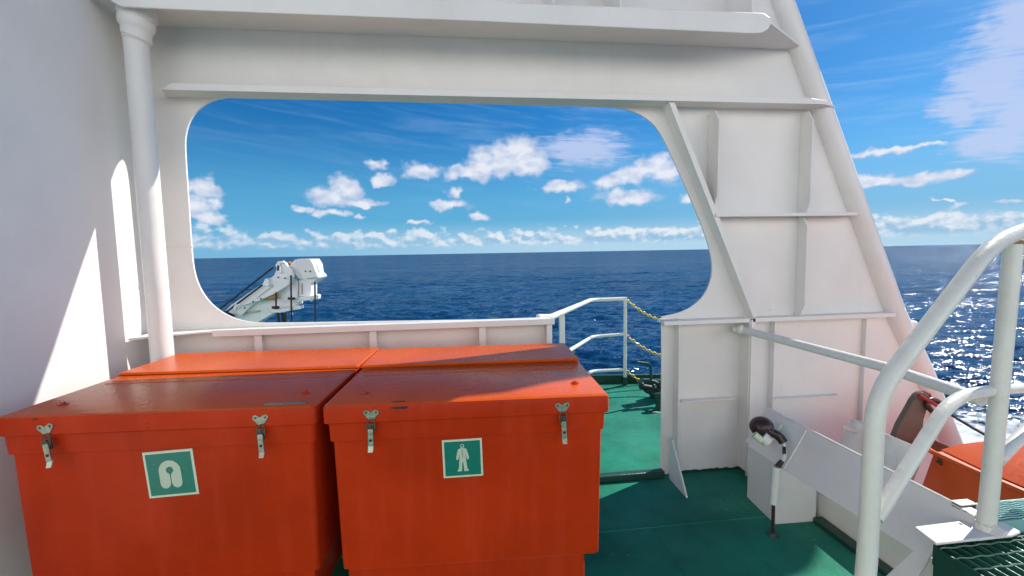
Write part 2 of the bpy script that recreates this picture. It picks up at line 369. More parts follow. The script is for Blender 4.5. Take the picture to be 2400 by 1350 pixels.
m = MB(); m.box((-9.5, 3.2, -3.09), (-2.02, 13.0, -3.05)); struct(m.build('lower_deck', DECKG))
m = MB(); m.box((0.42, 2.80, 0.001), (1.372, 2.855, 0.05)); struct(m.build('door_threshold', GREEND, bevel=0.008))
# welded seam lines across the deck plates
m = MB()
for y in (2.28, 1.72): m.tube([(-1.8, y, -0.001), (1.75, y+0.02, -0.001)], 0.006, 6)
m.tube([(1.05, -1, -0.001), (1.05, 2.28, -0.001)], 0.006, 6); struct(m.build('deck_seam', DECKG))

# ------------------------------------------------------------------ screen bulkhead
def edgeX(z): return 2.227-0.454*(z-3.269)
bulk = thing('screen_bulkhead', 'white steel bulkhead with a large rounded window opening, stiffeners and slanted right edge', 'bulkhead', (0.9, WY, 0))
def P(px, py): return at(px, py, Y=WY)
hole = chaikin([P(*p) for p in [(442, 480), (433, 350), (434, 318), (442, 287), (457, 263), (480, 244), (510, 231), (550, 227), (1000, 239.5), (1400, 249), (1445, 251), (1475, 257.5), (1503, 269), (1527, 286), (1545, 307), (1560, 335), (1600, 420), (1650, 540), (1664, 585), (1670.5, 620), (1668, 652), (1656, 683), (1639, 705), (1615, 723), (1585, 735), (1553, 741)]], 2)
door = [P(1551.5, 900), P(1549.5, 1060)]+chaikin([P(1549, 1080), P(1546, 1098), P(1539, 1108), P(1525, 1113)], 2)
bot = [Vector((0.57, WY, door[-1].z)), Vector((0.57, WY, 1.17))]+chaikin([P(1270, 747.5), P(1000, 751), P(640, 757), P(590, 756), P(556, 749), P(526, 736), P(499, 717), P(476, 690), P(459, 655), P(450, 610), P(442, 480)], 2)
loop = [v for v in hole+door+bot]
cl = [loop[0]]
for v in loop[1:]:
    if (v-cl[-1]).length > 1e-4: cl.append(v)
if (cl[0]-cl[-1]).length < 1e-4: cl.pop()
outer = [Vector((x, WY, z)) for x, z in [(-2.4, -0.02), (-2.4, 4.6), (0.9, 4.6), (1.5, 3.66), (edgeX(3.66), 3.66), (edgeX(3.27), 3.27), (3.214, 1.098), (3.456, 0.683), (3.713, 0.168), (4.1, -0.6), (2.1, -0.6), (2.1, -0.02)]]
MB().prism([outer, cl], (0, 0.014, 0)).build('plate', WHITE, bulk, ang=0.5)
# edge pipe down the slanted side
MB().tube([(edgeX(3.7)-.05, WY+.0, 3.7), (2.227-.05, WY, 3.269), (3.214-.05, WY, 1.098), (3.456-.05, WY, 0.683), (3.713-.05, WY, 0.168), (4.05, WY, -0.6)], 0.072, 24).build('edge_pipe', WHITE, bulk)
# top girder: web and face flange
m = MB(); m.prism([[(-1.86, WY, 2.945), (-1.86, 2.53, 2.945), (1.86, 2.53, 2.945), (2.36, WY-.01, 2.945)]], (0, 0, 0.014)); m.build('girder_web', WHITE, bulk)
fl = [at(*p, Y=2.52) for p in [(235, -20), (262, 4), (284, 15), (400, 21), (1100, 48), (1765, 78), (1785, 77), (1801, 68), (1807, 56), (1804, 40), (1790, 30), (1640, 24), (1100, 2), (400, -22)]]
MB().prism([fl], (0, 0.014, 0)).build('girder_flange', WHITE, bulk, bevel=0.004)
# window head shelf
m = MB(); m.prism([[(-1.70, WY, 2.549), (-1.66, 2.735, 2.549), (2.43, 2.735, 2.549), (2.56, WY-.06, 2.549), (2.56, WY, 2.549)]], (0, 0, 0.012)); m.build('head_shelf', WHITE, bulk)
m = MB(); m.prism([[(-1.655, 2.727, 2.546), (-1.60, 2.727, 2.586), (2.30, 2.727, 2.586), (2.43, 2.727, 2.57), (2.43, 2.727, 2.546)]], (0, 0.009, 0)); m.build('shelf_lip', WHITE, bulk, bevel=0.003)
def stiff(name, px0, px1, y0, y1, c0, c1, X=None, t=0.011):
    """vertical flat bar welded to the plate: root at WY, front edge where px1 says, chamfered ends of c0, c1 metres"""
    ym = (y0+y1)/2; X = at(px0, ym, Y=WY).x; d = ray(px1, ym); fy = X/d.x*d.y
    z0 = at(px1, y0, X=X).z if not isinstance(y0, Vector) else 0; z1 = at(px1, y1, X=X).z
    pts = [(X, WY, z0+c0*0.35), (X, fy+0.045*(c0 > 0), z0+c0*0.35), (X, fy, z0-c0), (X, fy, z1+c1), (X, fy+0.045*(c1 > 0), z1-c1*.35), (X, WY, z1-c1*.35)]
    out = [Vector(pts[0])]
    for p in pts[1:]:
        if (Vector(p)-out[-1]).length > 1e-4: out.append(Vector(p))
    return MB().prism([out], (-t, 0, 0)).build(name, WHITE, bulk, bevel=0.003)
stiff('stiffener', 1661, 1687, 262, 480, 0.055, 0.07)
stiff('stiffener', 1876, 1905, 264, 497, 0.055, 0.07)
stiff('stiffener', 1869, 1892, 512, 738, 0.055, 0.07)
stiff('stiffener', 1581, 1593, 748, 1113, 0, 0)
stiff('stiffener', 1734, 1761, 748, 1113, 0, 0)
stiff('stiffener', 1803, 1815, 748, 1080, 0, 0)
stiff('stiffener', 2018, 2028, 748, 1030, 0, 0)
# flange on the two jamb stiffeners
for (xa, w, fy) in ((1.975, 0.035, 2.755),):
    m = MB(); m.box((xa-w, fy-0.010, 0.0), (xa+0.008, fy-0.001, 1.125)); m.build('stiffener_face', WHITE, bulk, bevel=0.003)
# slanted bar beside the window
A0, A1 = at(1568, 238, Y=2.755), at(1766, 744, Y=2.775)
B0, B1 = Vector((A0.x, WY, A0.z)), Vector((A1.x, WY, A1.z))
MB().prism([[A0, A1, B1, B0]], (0.013, 0, 0.004)).build('slanted_stiffener', WHITE, bulk, bevel=0.003)
m = MB(); e = (A1-A0).normalized(); sd = Vector((0.03, 0, 0.012)); ft = Vector((0, -0.008, 0))
m.prism([[A0-sd*.2+ft*.1, A1-sd*.2+ft*.1, A1+sd*.9+ft*.1, A0+sd*.9+ft*.1]], ft); m.build('slanted_face', WHITE, bulk, bevel=0.002)
# horizontal bars over the right part
def hbar(px0, px1, ya, d, c=0.06, t=0.012, lip=0.0, nm='cross_bar'):
    a = at(px0, ya, Y=WY-d); b = at(px1, ya, Y=WY-d); z = (a.z+b.z)/2
    pts = [(a.x, WY, z), (a.x, WY-d, z), (b.x-c, WY-d, z), (b.x, WY-d*.55, z), (b.x, WY, z)]
    m = MB().prism([pts], (0, 0, t))
    o = m.build(nm, WHITE, bulk, bevel=0.003)
    if lip: MB().prism([[(a.x, WY-d-.007, z-lip), (a.x, WY-d-.007, z+t+.004), (b.x-c, WY-d-.007, z+t+.004), (b.x-c, WY-d-.007, z-lip)]], (0, .008, 0)).build('bar_lip', WHITE, bulk, bevel=0.002)
    return o
hbar(1677, 2028, 504, 0.105, 0.07, lip=0.008)
hbar(1556, 2112, 748, 0.105, 0.05, lip=0.012)
hbar(1601, 1731, 941, 0.05, 0.04); hbar(1815, 1972, 935, 0.05, 0.04)
# bulwark under the window
m = MB(); m.prism([[(XL+.02, WY, 1.150), (XL+.02, 2.60, 1.150), (-1.70, 2.71, 1.150), (-1.55, 2.765, 1.150), (0.575, 2.765, 1.150), (0.575, WY, 1.150)]], (0, 0, 0.014)); m.build('bulwark_cap', WHITE, bulk, bevel=0.004)
m = MB(); m.box((-1.5, 2.757, 1.128), (0.585, 2.766, 1.168)); m.build('cap_lip', WHITE, bulk, bevel=0.003)
for x in (-1.2546, -0.5725, 0.115): m = MB(); m.box((x-.006, 2.79, 0.0), (x+.006, WY-.001, 1.149)); m.box((x-.022, 2.782, 0.0), (x+.022, 2.791, 1.149)); m.build('bulwark_stay', WHITE, bulk, bevel=0.002)
m = MB(); m.box((0.535, 2.775, 0.0), (0.572, WY+.03, 1.149)); m.build('bulwark_end_post', WHITE, bulk, bevel=0.004)
# toe gusset at the door jamb
MB().prism([[(1.395, 2.79, 0.0), (1.395, 2.55, 0.0), (1.395, 2.735, 0.27), (1.395, 2.75, 0.30), (1.395, 2.79, 0.30)]], (0.012, 0, 0)).build('toe_gusset', WHITE, bulk, bevel=0.003)
MB().tube([P(1551, 741), P(1551, 900), P(1549.5, 1075)], 0.006, 8).build('opening_bead', WHITE, bulk)
# dark green paint line along the foot of the bulkhead, with a wandering upper edge
rn = random.Random(3)
top_ = [Vector((x, WY-.0035, .016+rn.uniform(-.005, .006))) for x in np.arange(2.04, 1.42, -.025)]
MB().prism([[Vector((1.42, WY-.0035, .001)), Vector((2.04, WY-.0035, .001))]+top_], (0, .003, 0)).build('foot_paint', GREEND, bulk)
# brackets standing above the girder
for x in (0.55, 0.95, 1.78): m = MB(); m.prism([[(x, WY, 2.96), (x, 2.56, 2.96), (x, 2.60, 3.2), (x, 2.72, 3.6), (x, WY, 3.6)]], (0.012, 0, 0)); m.build('knee_bracket', WHITE, bulk)
for (xa, z0, z1) in ((1.693, 2.50, 1.93), (2.368, 2.50, 1.85), (2.380, 1.80, 1.20), (1.497, 1.10, .02), (1.982, 1.10, .02), (2.180, 1.10, .1)):
    pts = [(xa+rn.uniform(-.0015, .0015), WY+.001, z0+(z1-z0)*i/40) for i in range(41)]
    MB().tube(pts, [.006+rn.uniform(-.0015, .0015) for _ in pts], 6).build('weld_bead', WHITE, bulk)
# weld seams
MB().tube([(-1.84, WY+.001, P(400, 578).z), (-1.625, WY+.001, P(446, 579).z)], 0.005, 6).build('weld_seam', WHITE, bulk)

# ------------------------------------------------------------------ side wall, deckhouse
sw = MB(); prof = [(-1.99, -1.4), (-1.93, 1.6), (-1.887, 2.20), (XL-.01, 2.40), (XL, 2.55), (XL, WY+.01)]
L0 = [Vector((x, y, -0.02)) for x, y in prof]; back = [Vector((-2.5, WY+.01, -0.02)), Vector((-2.5, -1.4, -0.02))]
base = L0+back
sw.prism([base], (0, 0, 3.9)); tag(sw.build('side_wall', WHITE, ang=0.35), 'smooth shaded white steel wall at the far left, with sunlit patches thrown on it', 'wall')

# column
cp = thing('pillar', 'round white steel pillar with a stepped collar at its top, in front of the left wall', 'pillar', (-1.70, 2.63, 0))
MB().tube([(-1.70, 2.63, 0.0), (-1.70, 2.63, 2.93)], 0.055, 32).build('shaft', WHITE, cp)
prof = [(0.060, 2.760), (0.062, 2.768), (0.066, 2.772), (0.067, 2.81), (0.070, 2.818), (0.080, 2.835), (0.081, 2.865), (0.079, 2.872), (0.085, 2.882), (0.085, 2.915), (0.080, 2.944)]
MB().tube([(-1.70+0.002*i, 2.63, z) for i, (r, z) in enumerate(prof)], [r for r, z in prof], 32).build('collar', WHITE, cp)

# ------------------------------------------------------------------ storage boxes
def rrect(x0, x1, y0, y1, z, r, n=5):
    out = []
    for cx, cy, a in ((x1-r, y1-r, 0), (x0+r, y1-r, 90), (x0+r, y0+r, 180), (x1-r, y0+r, 270)):
        for i in range(n+1):
            t = radians(a+90*i/n); out.append((cx+r*cos(t), cy+r*sin(t), z))
    return out
def make_latch(parent, M, tilt, worn):
    """M: frame on the box front, x along it, z up, -y towards the viewer; origin at the middle of the strike plate"""
    M = M @ Matrix.Rotation(tilt, 4, 'Y')
    pl = []
    for a in range(0, 13):
        t = radians(-30+a*20); pl.append((0.0175+0.0105*cos(t), 0.010+0.0105*sin(t)))
    right = [(0.0175+0.0105*cos(radians(t)), 0.009+0.0105*sin(radians(t))) for t in range(-50, 131, 18)]
    left = [(-x, z) for x, z in right[::-1]]
    heart = right+[(0, 0.010)]+left+[(-0.008, -0.019), (0.008, -0.019)]
    L = MB().prism([[Vector((x, 0, z)) for x, z in heart]], (0, -0.0025, 0)).build('latch', METAL, parent, bevel=0.0006, M=M)
    for s in (-1, 1): MB().sphere((s*0.0175, -0.003, 0.009), 0.0042, (1, .6, 1), 10).build('rivet', METALD, L, M=M)
    y = -0.012
    w = bend([(-0.013, y, -0.018), (-0.013, y, -0.062)], 0.004)
    lp = chaikin([(-0.014, y+.006, -0.016), (0.014, y+.006, -0.016), (0.015, y-.002, -0.064), (-0.015, y-.002, -0.064)], 2, True); lp.append(lp[0])
    MB().tube(lp, 0.0018, 8).build('wire_loop', METALD, L, M=M)
    MB().box((-0.010, -0.009, -0.072), (0.010, -0.001, -0.030)).build('latch_base', METALD, L, bevel=0.001, M=M)
    MB().prism([[Vector((-0.009, -0.012, -0.048)), Vector((0.009, -0.012, -0.048)), Vector((0.0095, -0.014, -0.112)), Vector((-0.0095, -0.014, -0.112))]], (0, -0.006, 0)).build('lever', METAL, L, bevel=0.0012, M=M)
    MB().prism([[Vector((-0.0095, -0.013, -0.110)), Vector((0.0095, -0.013, -0.110)), Vector((0.0085, -0.024, -0.132)), Vector((-0.0085, -0.024, -0.132))]], (0, -0.003, 0)).build('thumb_tab', CREAM if worn else METAL, L, M=M)
    MB().tube([(0, -0.019, -0.090), (0, -0.021, -0.090)], 0.005, 12).build('lever_slot', BLACK, L, M=M)
    MB().tube([(0, -0.008, -0.040), (0, -0.014, -0.040)], 0.0045, 10).build('pivot_pin', METALD, L, M=M)
    return L
def make_sign(parent, M, s, kind, tilt):
    M = M @ Matrix.Rotation(tilt, 4, 'Y')
    S = MB().box((-s/2, -0.002, -s/2), (s/2, 0.001, s/2)).build('sign', CREAM, parent, bevel=0.0006, M=M)
    MB().box((-s*.448, -0.0035, -s*.448), (s*.448, -0.0021, s*.448)).build('green_field', SIGNG, S, M=M)
    if kind == 'vest':
        R = .225; out = [(R*cos(radians(a)), .07+R*sin(radians(a))) for a in range(0, 181, 12)]
        def leg(sx):   # rounded foot
            return [(sx*(.12)+.105*cos(radians(a)), -.20+.105*sin(radians(a))) for a in range(180, 361, 20)]
        hole = [(.075*sin(radians(a)), .085+.075*-cos(radians(a))) for a in range(24, 337, 12)]
        pts = out[::-1]  # from left top to right
        pts = out+[]       # right(0deg) -> left(180deg)
        pts += leg(-1)+[(-.008, -.18), (-.012, -.02)]+[(-x, z) for x, z in hole]+[(.012, -.02), (.008, -.18)]+leg(1)
        loops = [pts]
    else:
        loops = [[(0.052*cos(radians(a)), .33+.052*sin(radians(a))) for a in range(0, 360, 20)], [(0.030*cos(radians(a)), .335+.030*sin(radians(a))) for a in range(0, 360, 20)]]
        half = [(.035, .275), (.088, .262), (.115, .235), (.165, .04), (.160, -.015), (.130, -.035), (.105, -.005), (.078, .12), (.082, .0), (.112, -.27), (.150, -.305), (.140, -.335), (.030, -.335), (.012, -.10)]
        body = half+[(-x, z) for x, z in half[::-1]]
    f = lambda L: [Vector((x*s*(.97), -0.0036, z*s)) for x, z in L]
    m = MB(); m.prism([f(L) for L in loops], (0, -0.0012, 0))
    if kind != 'vest': m.prism([f(body)], (0, -0.0012, 0))
    g = m.build('pictogram', PICTO, S, M=M)
    if kind != 'vest': MB().box((-.005*s, -0.0056, 0.02*s), (.005*s, -0.0049, .235*s)).build('zip_line', SIGNG, S, M=M)
    return S
def make_box(FR, ang, width, depth, label, latches, sign, seed):
    """FR: front right corner of the lid in plan; ang: turn about z"""
    rnd = random.Random(seed)
    T = Matrix.Translation((FR[0], FR[1], 0)) @ Matrix.Rotation(ang, 4, 'Z')
    r = thing('storage_box', label, 'box', (FR[0], FR[1], 0.385), 'orange safety equipment boxes')
    w, d, zt = width, depth, 1.05
    ri = lambda i, z, rr=.03, tp=0: rrect(-w+i+tp, -i-tp, i+tp*.5, d-i, z, rr)
    body = MB().loft([ri(.032, .39, .02), ri(.023, .91, .02)]).build('body', ORANGE, r, M=T, ang=0.9)
    split = 0.53
    lid = MB().loft([ri(.020, .906, .02), ri(.014, .909, .02), ri(.012, .978, .018), ri(.003, .980, .016), ri(.0, .984, .016), ri(.0, zt-.012, .016), ri(.003, zt-.004, .016), ri(.011, zt, .016)], True)
    lid = lid.build('lid', ORANGE, r, M=T, ang=0.55)
    lid.data.materials.append(LIDTOP_LIT)
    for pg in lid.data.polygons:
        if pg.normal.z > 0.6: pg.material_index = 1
    # rear leaf: a slightly raised strip with its own lip
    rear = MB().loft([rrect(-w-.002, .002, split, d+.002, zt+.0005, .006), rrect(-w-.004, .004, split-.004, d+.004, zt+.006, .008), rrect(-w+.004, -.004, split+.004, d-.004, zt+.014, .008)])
    rear.build('rear_leaf', LIDTOP_LIT, r, M=T, ang=0.55)
    MB().tube([(-w+.05, split-.13, zt-.0015), (-.05, split-.13, zt-.0015)], 0.0035, 8).build('lid_ridge', LIDTOP_LIT, lid, M=T)
    for (bx, by) in ((-w+.12, .13), (-.10, .16)):
        m = MB(); m.tube([(bx, by, zt-.001), (bx, by, zt+.004)], 0.016, 16); m.tube([(bx, by, zt+.004), (bx, by, zt+.010)], [0.009, .007], 8); m.build('lid_bolt', REDP if bx < -.5 else ORANGE, lid, M=T)
    for px, py, tl, wn in latches:
        Mi = T.inverted(); n = (T.to_3x3() @ Vector((0, -1, 0))); p0 = T @ Vector((0, 0, 1))
        p = Mi @ onplane(px, py, p0, n)
        make_latch(r, T @ Matrix.Translation((p.x, -0.0005, p.z)), tl, wn)
    px, py, s, kind, tl = sign
    p0 = T @ Vector((0, 0.026, 1)); p = T.inverted() @ onplane(px, py, p0, T.to_3x3() @ Vector((0, -1, 0)))
    make_sign(r, T @ Matrix.Translation((p.x, 0.0250, p.z)) @ Matrix.Rotation(radians(1.35), 4, 'X'), s, kind, tl)
    return r, lid, T
bR, lidR, TR = make_box((0.546, 1.578), radians(-2.5), 1.075, 0.905, 'orange storage box with an immersion suit sign and a chipped lid edge', [(870, 972, radians(1), 1), (1318, 955, radians(-2), 0)], (1084.5, 1073, 0.152, 'suit', radians(-1.0)), 1)
bL, lidL, TL = make_box((-0.553, 1.630), radians(-3.2), 1.115, 0.945, 'orange storage box with a life jacket sign, left of the other box', [(108, 1006, radians(-9), 1), (611, 984, radians(-3), 0)], (401.5, 1109, 0.178, 'vest', radians(-3.0)), 2)
# chip in the right lid's edge and a grey strip on the left lid
def jag(cx, cz, w, h, n, seed):
    rn = random.Random(seed); return [(cx+w*cos(2*pi*i/n)*rn.uniform(.7, 1.05), cz+h*sin(2*pi*i/n)*rn.uniform(.45, 1.1)) for i in range(n)]
MB().prism([[Vector((x, 0.001, z)) for x, z in jag(-.795, 1.034, .036, .006, 22, 5)]], (0, -0.0022, 0)).build('chipped_edge', BLACK, lidR, M=TR)
MB().prism([[Vector((x, y, 1.0505)) for x, y in jag(-.80, .017, .03, .005, 20, 8)]], (0, 0, .0015)).build('chipped_edge', BLACK, lidR, M=TR)
MB().box((-.20, .035, 1.0502), (-.05, .052, 1.0514)).build('grey_strip', METAL, lidL, M=TL)
MB().prism([[Vector((x, 0.001, z)) for x, z in jag(-.97, 1.040, .012, .003, 12, 15)]], (0, -0.0018, 0)).build('scratch', BLACK, lidL, M=TL)
# what the boxes stand on
m = MB(); m.box((-1.03, .055, 0.20), (-.085, .84, .380), TR); st = tag(m.build('box_stand', ORANGE, bevel=0.012), 'orange slab under the box with the immersion suit sign', 'stand', 'box stands')
m = MB(); m.box((-1.07, .07, 0.20), (-.065, .88, .382), TL); tag(m.build('box_stand', ORANGE, bevel=0.012), 'orange slab under the box with the life jacket sign', 'stand', 'box stands')
for nm, TT, w in (('right', TR, 1.05), ('left', TL, 1.08)):
    tr = thing('trestle', 'white steel feet carrying the orange slab on the '+nm, 'trestle', tuple(TT @ Vector((-.5, .4, 0))))
    for x in (-w+.08, -.16):
        for y in (.12, .74): m = MB(); m.box((x, y, 0.0), (x+.07, y+.07, .199), TT); m.build('foot', WHITE_R, tr, bevel=0.003)
m = MB(); m.box((-.575, 1.95, 0.2), (-.545, 2.2, 0.3)); tag(m.build('loose_batten', WHITE_R, bevel=.004), 'scuffed pale batten end in the dark gap between the two orange boxes', 'batten')

# ------------------------------------------------------------------ guard rail and chains on the far side of the door
gr = thing('guard_rail', 'thin white tube guard rail at the deck edge behind the boxes', 'railing', (1.9, 4.9, 0))
pz = lambda p, z: (p[0], p[1], z)
pt = (1.885, 4.90); cn = (1.475, 4.90); sp = (0.80, 3.43)
MB().tube([pz(pt, .02), pz(pt, 1.055)], .021, 14).build('post', WHITE_R, gr)
MB().tube([pz(pt, .0), pz(pt, .10)], .027, 12).build('post_foot', GREEND, gr)
MB().tube(bend([(.50, 2.90, 1.158), at(1290, 744, Y=2.95), at(1385, 703, Y=4.88), pz(pt, 1.035)], .12), .023, 14).build('top_rail', WHITE_R, gr)
MB().tube(bend([at(1285, 852, Y=3.0), at(1388, 789, Y=4.88), pz(pt, .617)], .12), .019, 12).build('middle_rail', WHITE_R, gr)
MB().tube(bend([at(1300, 955, Y=3.05), at(1385, 870, Y=4.88), pz(pt, .19)], .12), .019, 12).build('bottom_rail', WHITE_R, gr)
a = at(1317, 736, Y=3.45); MB().box((a.x-.022, 3.44, 0), (a.x+.022, 3.475, a.z)).build('flat_post', WHITE_R, gr, bevel=.003)
def chain(p0, p1, sag, label):
    m = MB(); p0, p1 = Vector(p0), Vector(p1); L = .045; n = int((p1-p0).length*1.03/ (L*.72)); pr = None
    for i in range(n):
        t0, t1 = i/n, (i+1)/n
        f = lambda t: p0.lerp(p1, t)-Vector((0, 0, sag*4*t*(1-t)))
        a, b = f(t0), f(t1); c = (a+b)/2; tx = (b-a).normalized(); up_ = Vector((0, 0, 1)) if i % 2 else Vector((0, 1, 0)); o = tx.cross(up_).normalized()
        ring = []
        for k in range(12):
            th = 2*pi*k/12; ring.append(c+tx*(cos(th)*L*.48)+o*(sin(th)*L*.27))
        m.tube(ring+[ring[0]], .0058, 6, False)
    return tag(m.build('chain', YELLOW), label, 'chain', 'yellow plastic chains across the rail gap')
for z, z2, lb in ((1.02, 1.0, 'topmost yellow plastic chain hanging from the rail post'), (.60, .58, 'middle yellow plastic chain hanging from the rail post'), (.175, .155, 'lowest yellow plastic chain hanging close to the green deck')):
    chain(pz((1.905, 4.9), z), (3.1, 4.80, z2), .27, lb)
pp = thing('rail_post', 'white rail post standing behind the bulkhead where the chains end', 'post', (3.1, 4.8, 0))
MB().tube([(3.1, 4.8, 0), (3.1, 4.8, 1.05)], .021, 12).build('post', WHITE_R, pp)
# green cleat mechanism on the aft deck
wn = thing('deck_clamp', 'dark green clamp mechanism with a crank handle on the aft deck by the door', 'winch', (2.0, 4.3, 0))
q = lambda px, py, Y: at(px, py, Y=Y)
MB().tube(bend([q(1526, 893, 4.3), q(1525, 853, 4.3), q(1493, 849, 4.25)], .05), .014, 10).build('crank_handle', GREEND, wn)
MB().box((1.99, 4.38, .0), (2.6, 4.46, .20)).build('rear_bracket', GREEND, wn, bevel=.008)
MB().prism([[q(*p, 4.28) for p in [(1498, 900), (1512, 890), (1535, 892), (1552, 900), (1556, 925), (1540, 932), (1515, 922)]]], (0, .08, 0)).build('clamp_body', GREEND, wn, bevel=.01)
MB().prism([[q(*p, 4.05) for p in [(1535, 925), (1556, 920), (1560, 972), (1545, 978), (1530, 968), (1541, 955)]]], (0, .05, 0)).build('clamp_arm', GREEND, wn, bevel=.01)
MB().tube([q(1515, 968, 4.0), q(1556, 972, 4.0)], .028, 14).build('foot_roller', GREEND, wn)
MB().tube([q(1500, 905, 4.2), q(1556, 915, 4.2)], .03, 14).build('pivot_roller', BLACK, wn)
m = MB()
for i in range(6): m.sphere(q(1505+i*9, 900+(i*7) % 17, 4.2), .022+.006*(i % 3), (1, 1, .8), 10)
m.build('linkage', GREEND, wn)

# ------------------------------------------------------------------ handrail from the bulkhead to the stair post
RP = Vector((1.945, 1.362, 0))
hr = thing('handrail', 'white tubular handrail running from the bulkhead to the stair post', 'railing', (1.93, 2.75, 1.03))
MB().tube(bend([(1.86, 2.80, 1.045), (1.905, 2.745, 1.042), (1.965, 1.79, 1.03), (1.945, 1.40, 1.01)], .05), .0245, 20).build('tube', WHITE_R, hr)
MB().sphere((1.885, 2.765, 1.045), .033, (1, 1, 1), 16).build('tube_end', WHITE_R, hr)

# ------------------------------------------------------------------ stair rail
SR = .0265
srl = thing('stair_rail', 'thick greenish white tubular stair rail with two bent bars, nearest on the right', 'railing', (1.25, 1.18, 0))
t0 = deep(2030, 1350, 1.33); t1 = deep(2053, 925, 1.36); t2 = deep(2322, 575, 1.50); t3 = deep(2405, 536, 1.60); t4 = t3+Vector((.35, .05, .03))
MB().tube(bend([Vector((t0.x-.09, t0.y-.03, 0)), t0, t1, t2, t3, t4], .11, 8), SR, 24).build('rail', TUBE, srl)
pb = deep(2311, 1238, 1.60); ptp = deep(2376, 566, 1.60)
MB().tube([pb, ptp], SR*1.0, 24).build('post', TUBE, srl)
MB().tube([pb-Vector((0, 0, .01)), pb+Vector((0, 0, .02))], [.036, .029], 24).build('weld_collar', TUBE, srl)
MB().tube([ptp-(ptp-pb).normalized()*.012, ptp+Vector((0, 0, .002))], [.0270, .0275], 20).build('rusty_joint', RUST, srl)
MB().tube(bend([deep(2052, 1215, 1.345), deep(2215, 955, 1.47), deep(2262, 925, 1.52), deep(2318, 917, 1.60)], .07), .0205, 20).build('lower_bar', TUBE, srl)
MB().tube([deep(2318, 915, 1.6), deep(2450, 906, 1.78)], .019, 18).build('cross_tube', TUBE, srl)
MB().tube([deep(2335, 1080, 1.6), deep(2450, 965, 1.85)], .022, 18).build('brace', TUBE, srl)

# ------------------------------------------------------------------ inclined beam, base box, pad
bmn = thing('inclined_beam', 'white steel beam with a tilted face resting on a box foot, right of the door', 'beam', (1.8, 2.2, 0))
p0 = Vector((1.753, 2.0, .365)); n0 = Vector((.235, 0, -.135)).normalized()
fp = lambda *L: [onplane(x, y, p0, n0) for x, y in L]
L = fp((1752, 1046), (1756, 1038), (1798, 974), (1806, 968), (1818, 968), (2000, 1060), (2195, 1158), (2300, 1213), (2362, 1246), (2350, 1258), (2192, 1279), (2170, 1320), (2120, 1400), (2020, 1400), (2140, 1291), (2000, 1205), (1836, 1101))
MB().prism([L], n0*0.012).build('beam_face', WHITE, bmn, bevel=.003)
tp = fp((1830, 973), (2250, 1186)); MB().tube([tp[0], tp[1]], .006, 8).build('edge_bead', WHITE, bmn)
sm = fp((1890, 1008), (1838, 1098)); MB().tube(sm, .006, 8).build('weld_seam', WHITE, bmn)
MB().prism([[(1.760, 2.222, 0), (2.013, 2.216, 0), (2.03, 2.50, 0), (1.783, 2.507, 0)]], (0, 0, .37)).build('box_foot', WHITE, bmn, bevel=.003)
MB().prism([[(1.765, 2.222, .37), (1.765, 2.507, .37), (1.90, 2.507, .59), (1.90, 2.222, .59)]], (.01, 0, 0)).build('foot_top', WHITE, bmn)
pad = [at(*p, Z=.548) for p in [(2143, 1240), (2285, 1222), (2345, 1226), (2392, 1252), (2372, 1260), (2194, 1279)]]
MB().prism([pad], (0, 0, .010)).build('pad', WHITE, bmn, bevel=.003)
# mounting lug strip with a hole on the far side
lg = [at(*p, Z=.585) for p in [(2228, 1182), (2246, 1178), (2290, 1200), (2284, 1214)]]
MB().prism([lg], (0, 0, .008)).build('lug_strip', WHITE_R, bmn, bevel=.002)
a = at(2261, 1198, Z=.594); MB().tube([a, a+Vector((0, 0, .002))], .006, 10).build('lug_hole', BLACK, bmn)
# low coaming under the beam
cmg = MB(); cmg.box((2.055, 1.36, -0.03), (2.067, WY-.001, .20)); tag(cmg.build('coaming', WHITE, bevel=.003), 'low white coaming plate at the deck side, seen under the tilted beam', 'coaming')
m = MB(); m.box((1.99, 0.6, 0.001), (2.053, 2.214, .03)); tag(m.build('gutter_bar', GREEND, bevel=.006), 'dark green bar along the foot of the white coaming', 'bar')

# lamp on the beam end
lm = thing('cable_gland_lamp', 'dark brown taped bulb lamp with cable on the upper end of the beam', 'lamp', (1.74, 2.4, .5))
Lb = fp((1803, 985), (1838, 996), (1805, 1046), (1766, 1028)); MB().prism([Lb], -n0*0.02).build('mount_plate', WHITE_R, lm, bevel=.006)
c = deep(1785, 1000, 2.50); m = MB(); m.sphere(c, .066, (1.0, .9, .88), 18)
b_ = m.build('bulb', BROWN, lm)
MB().tube(chaikin([deep(1790, 1006, 2.47), deep(1810, 1014, 2.46), deep(1826, 1022, 2.45), deep(1836, 1036, 2.44)], 2), .025, 12).build('boot', BROWN, lm)
MB().tube(chaikin([deep(1834, 1030, 2.44), deep(1842, 1060, 2.42), deep(1836, 1078, 2.40), deep(1824, 1092, 2.40), deep(1818, 1100, 2.40)], 2), .0085, 10).build('cable', WHITE_R, lm)
MB().tube([deep(1838, 1048, 2.428), deep(1838, 1064, 2.41)], .0098, 10).build('cable_tape', BROWN, lm)
MB().tube([deep(1833, 1080, 2.398), deep(1822, 1095, 2.395)], [.012, .017], 10).build('cable_tape', BROWN, lm)
MB().tube([deep(1768, 1018, 2.45), deep(1784, 1032, 2.44)], .020, 12).build('socket', CREAM, lm)
MB().tube([deep(1785, 1022, 2.46), deep(1800, 1036, 2.45)], .034, 12).build('socket_cap', WHITE_R, lm)
cdt = thing('conduit', 'vertical white conduit pipe on the beam foot with a dark lower end', 'pipe', (1.76, 2.2, 0))
ca = deep(1820, 1098, 2.40); cb_ = deep(1813, 1180, 2.42)
MB().tube([ca, cb_], .0215, 16).build('sleeve', WHITE_R, cdt)
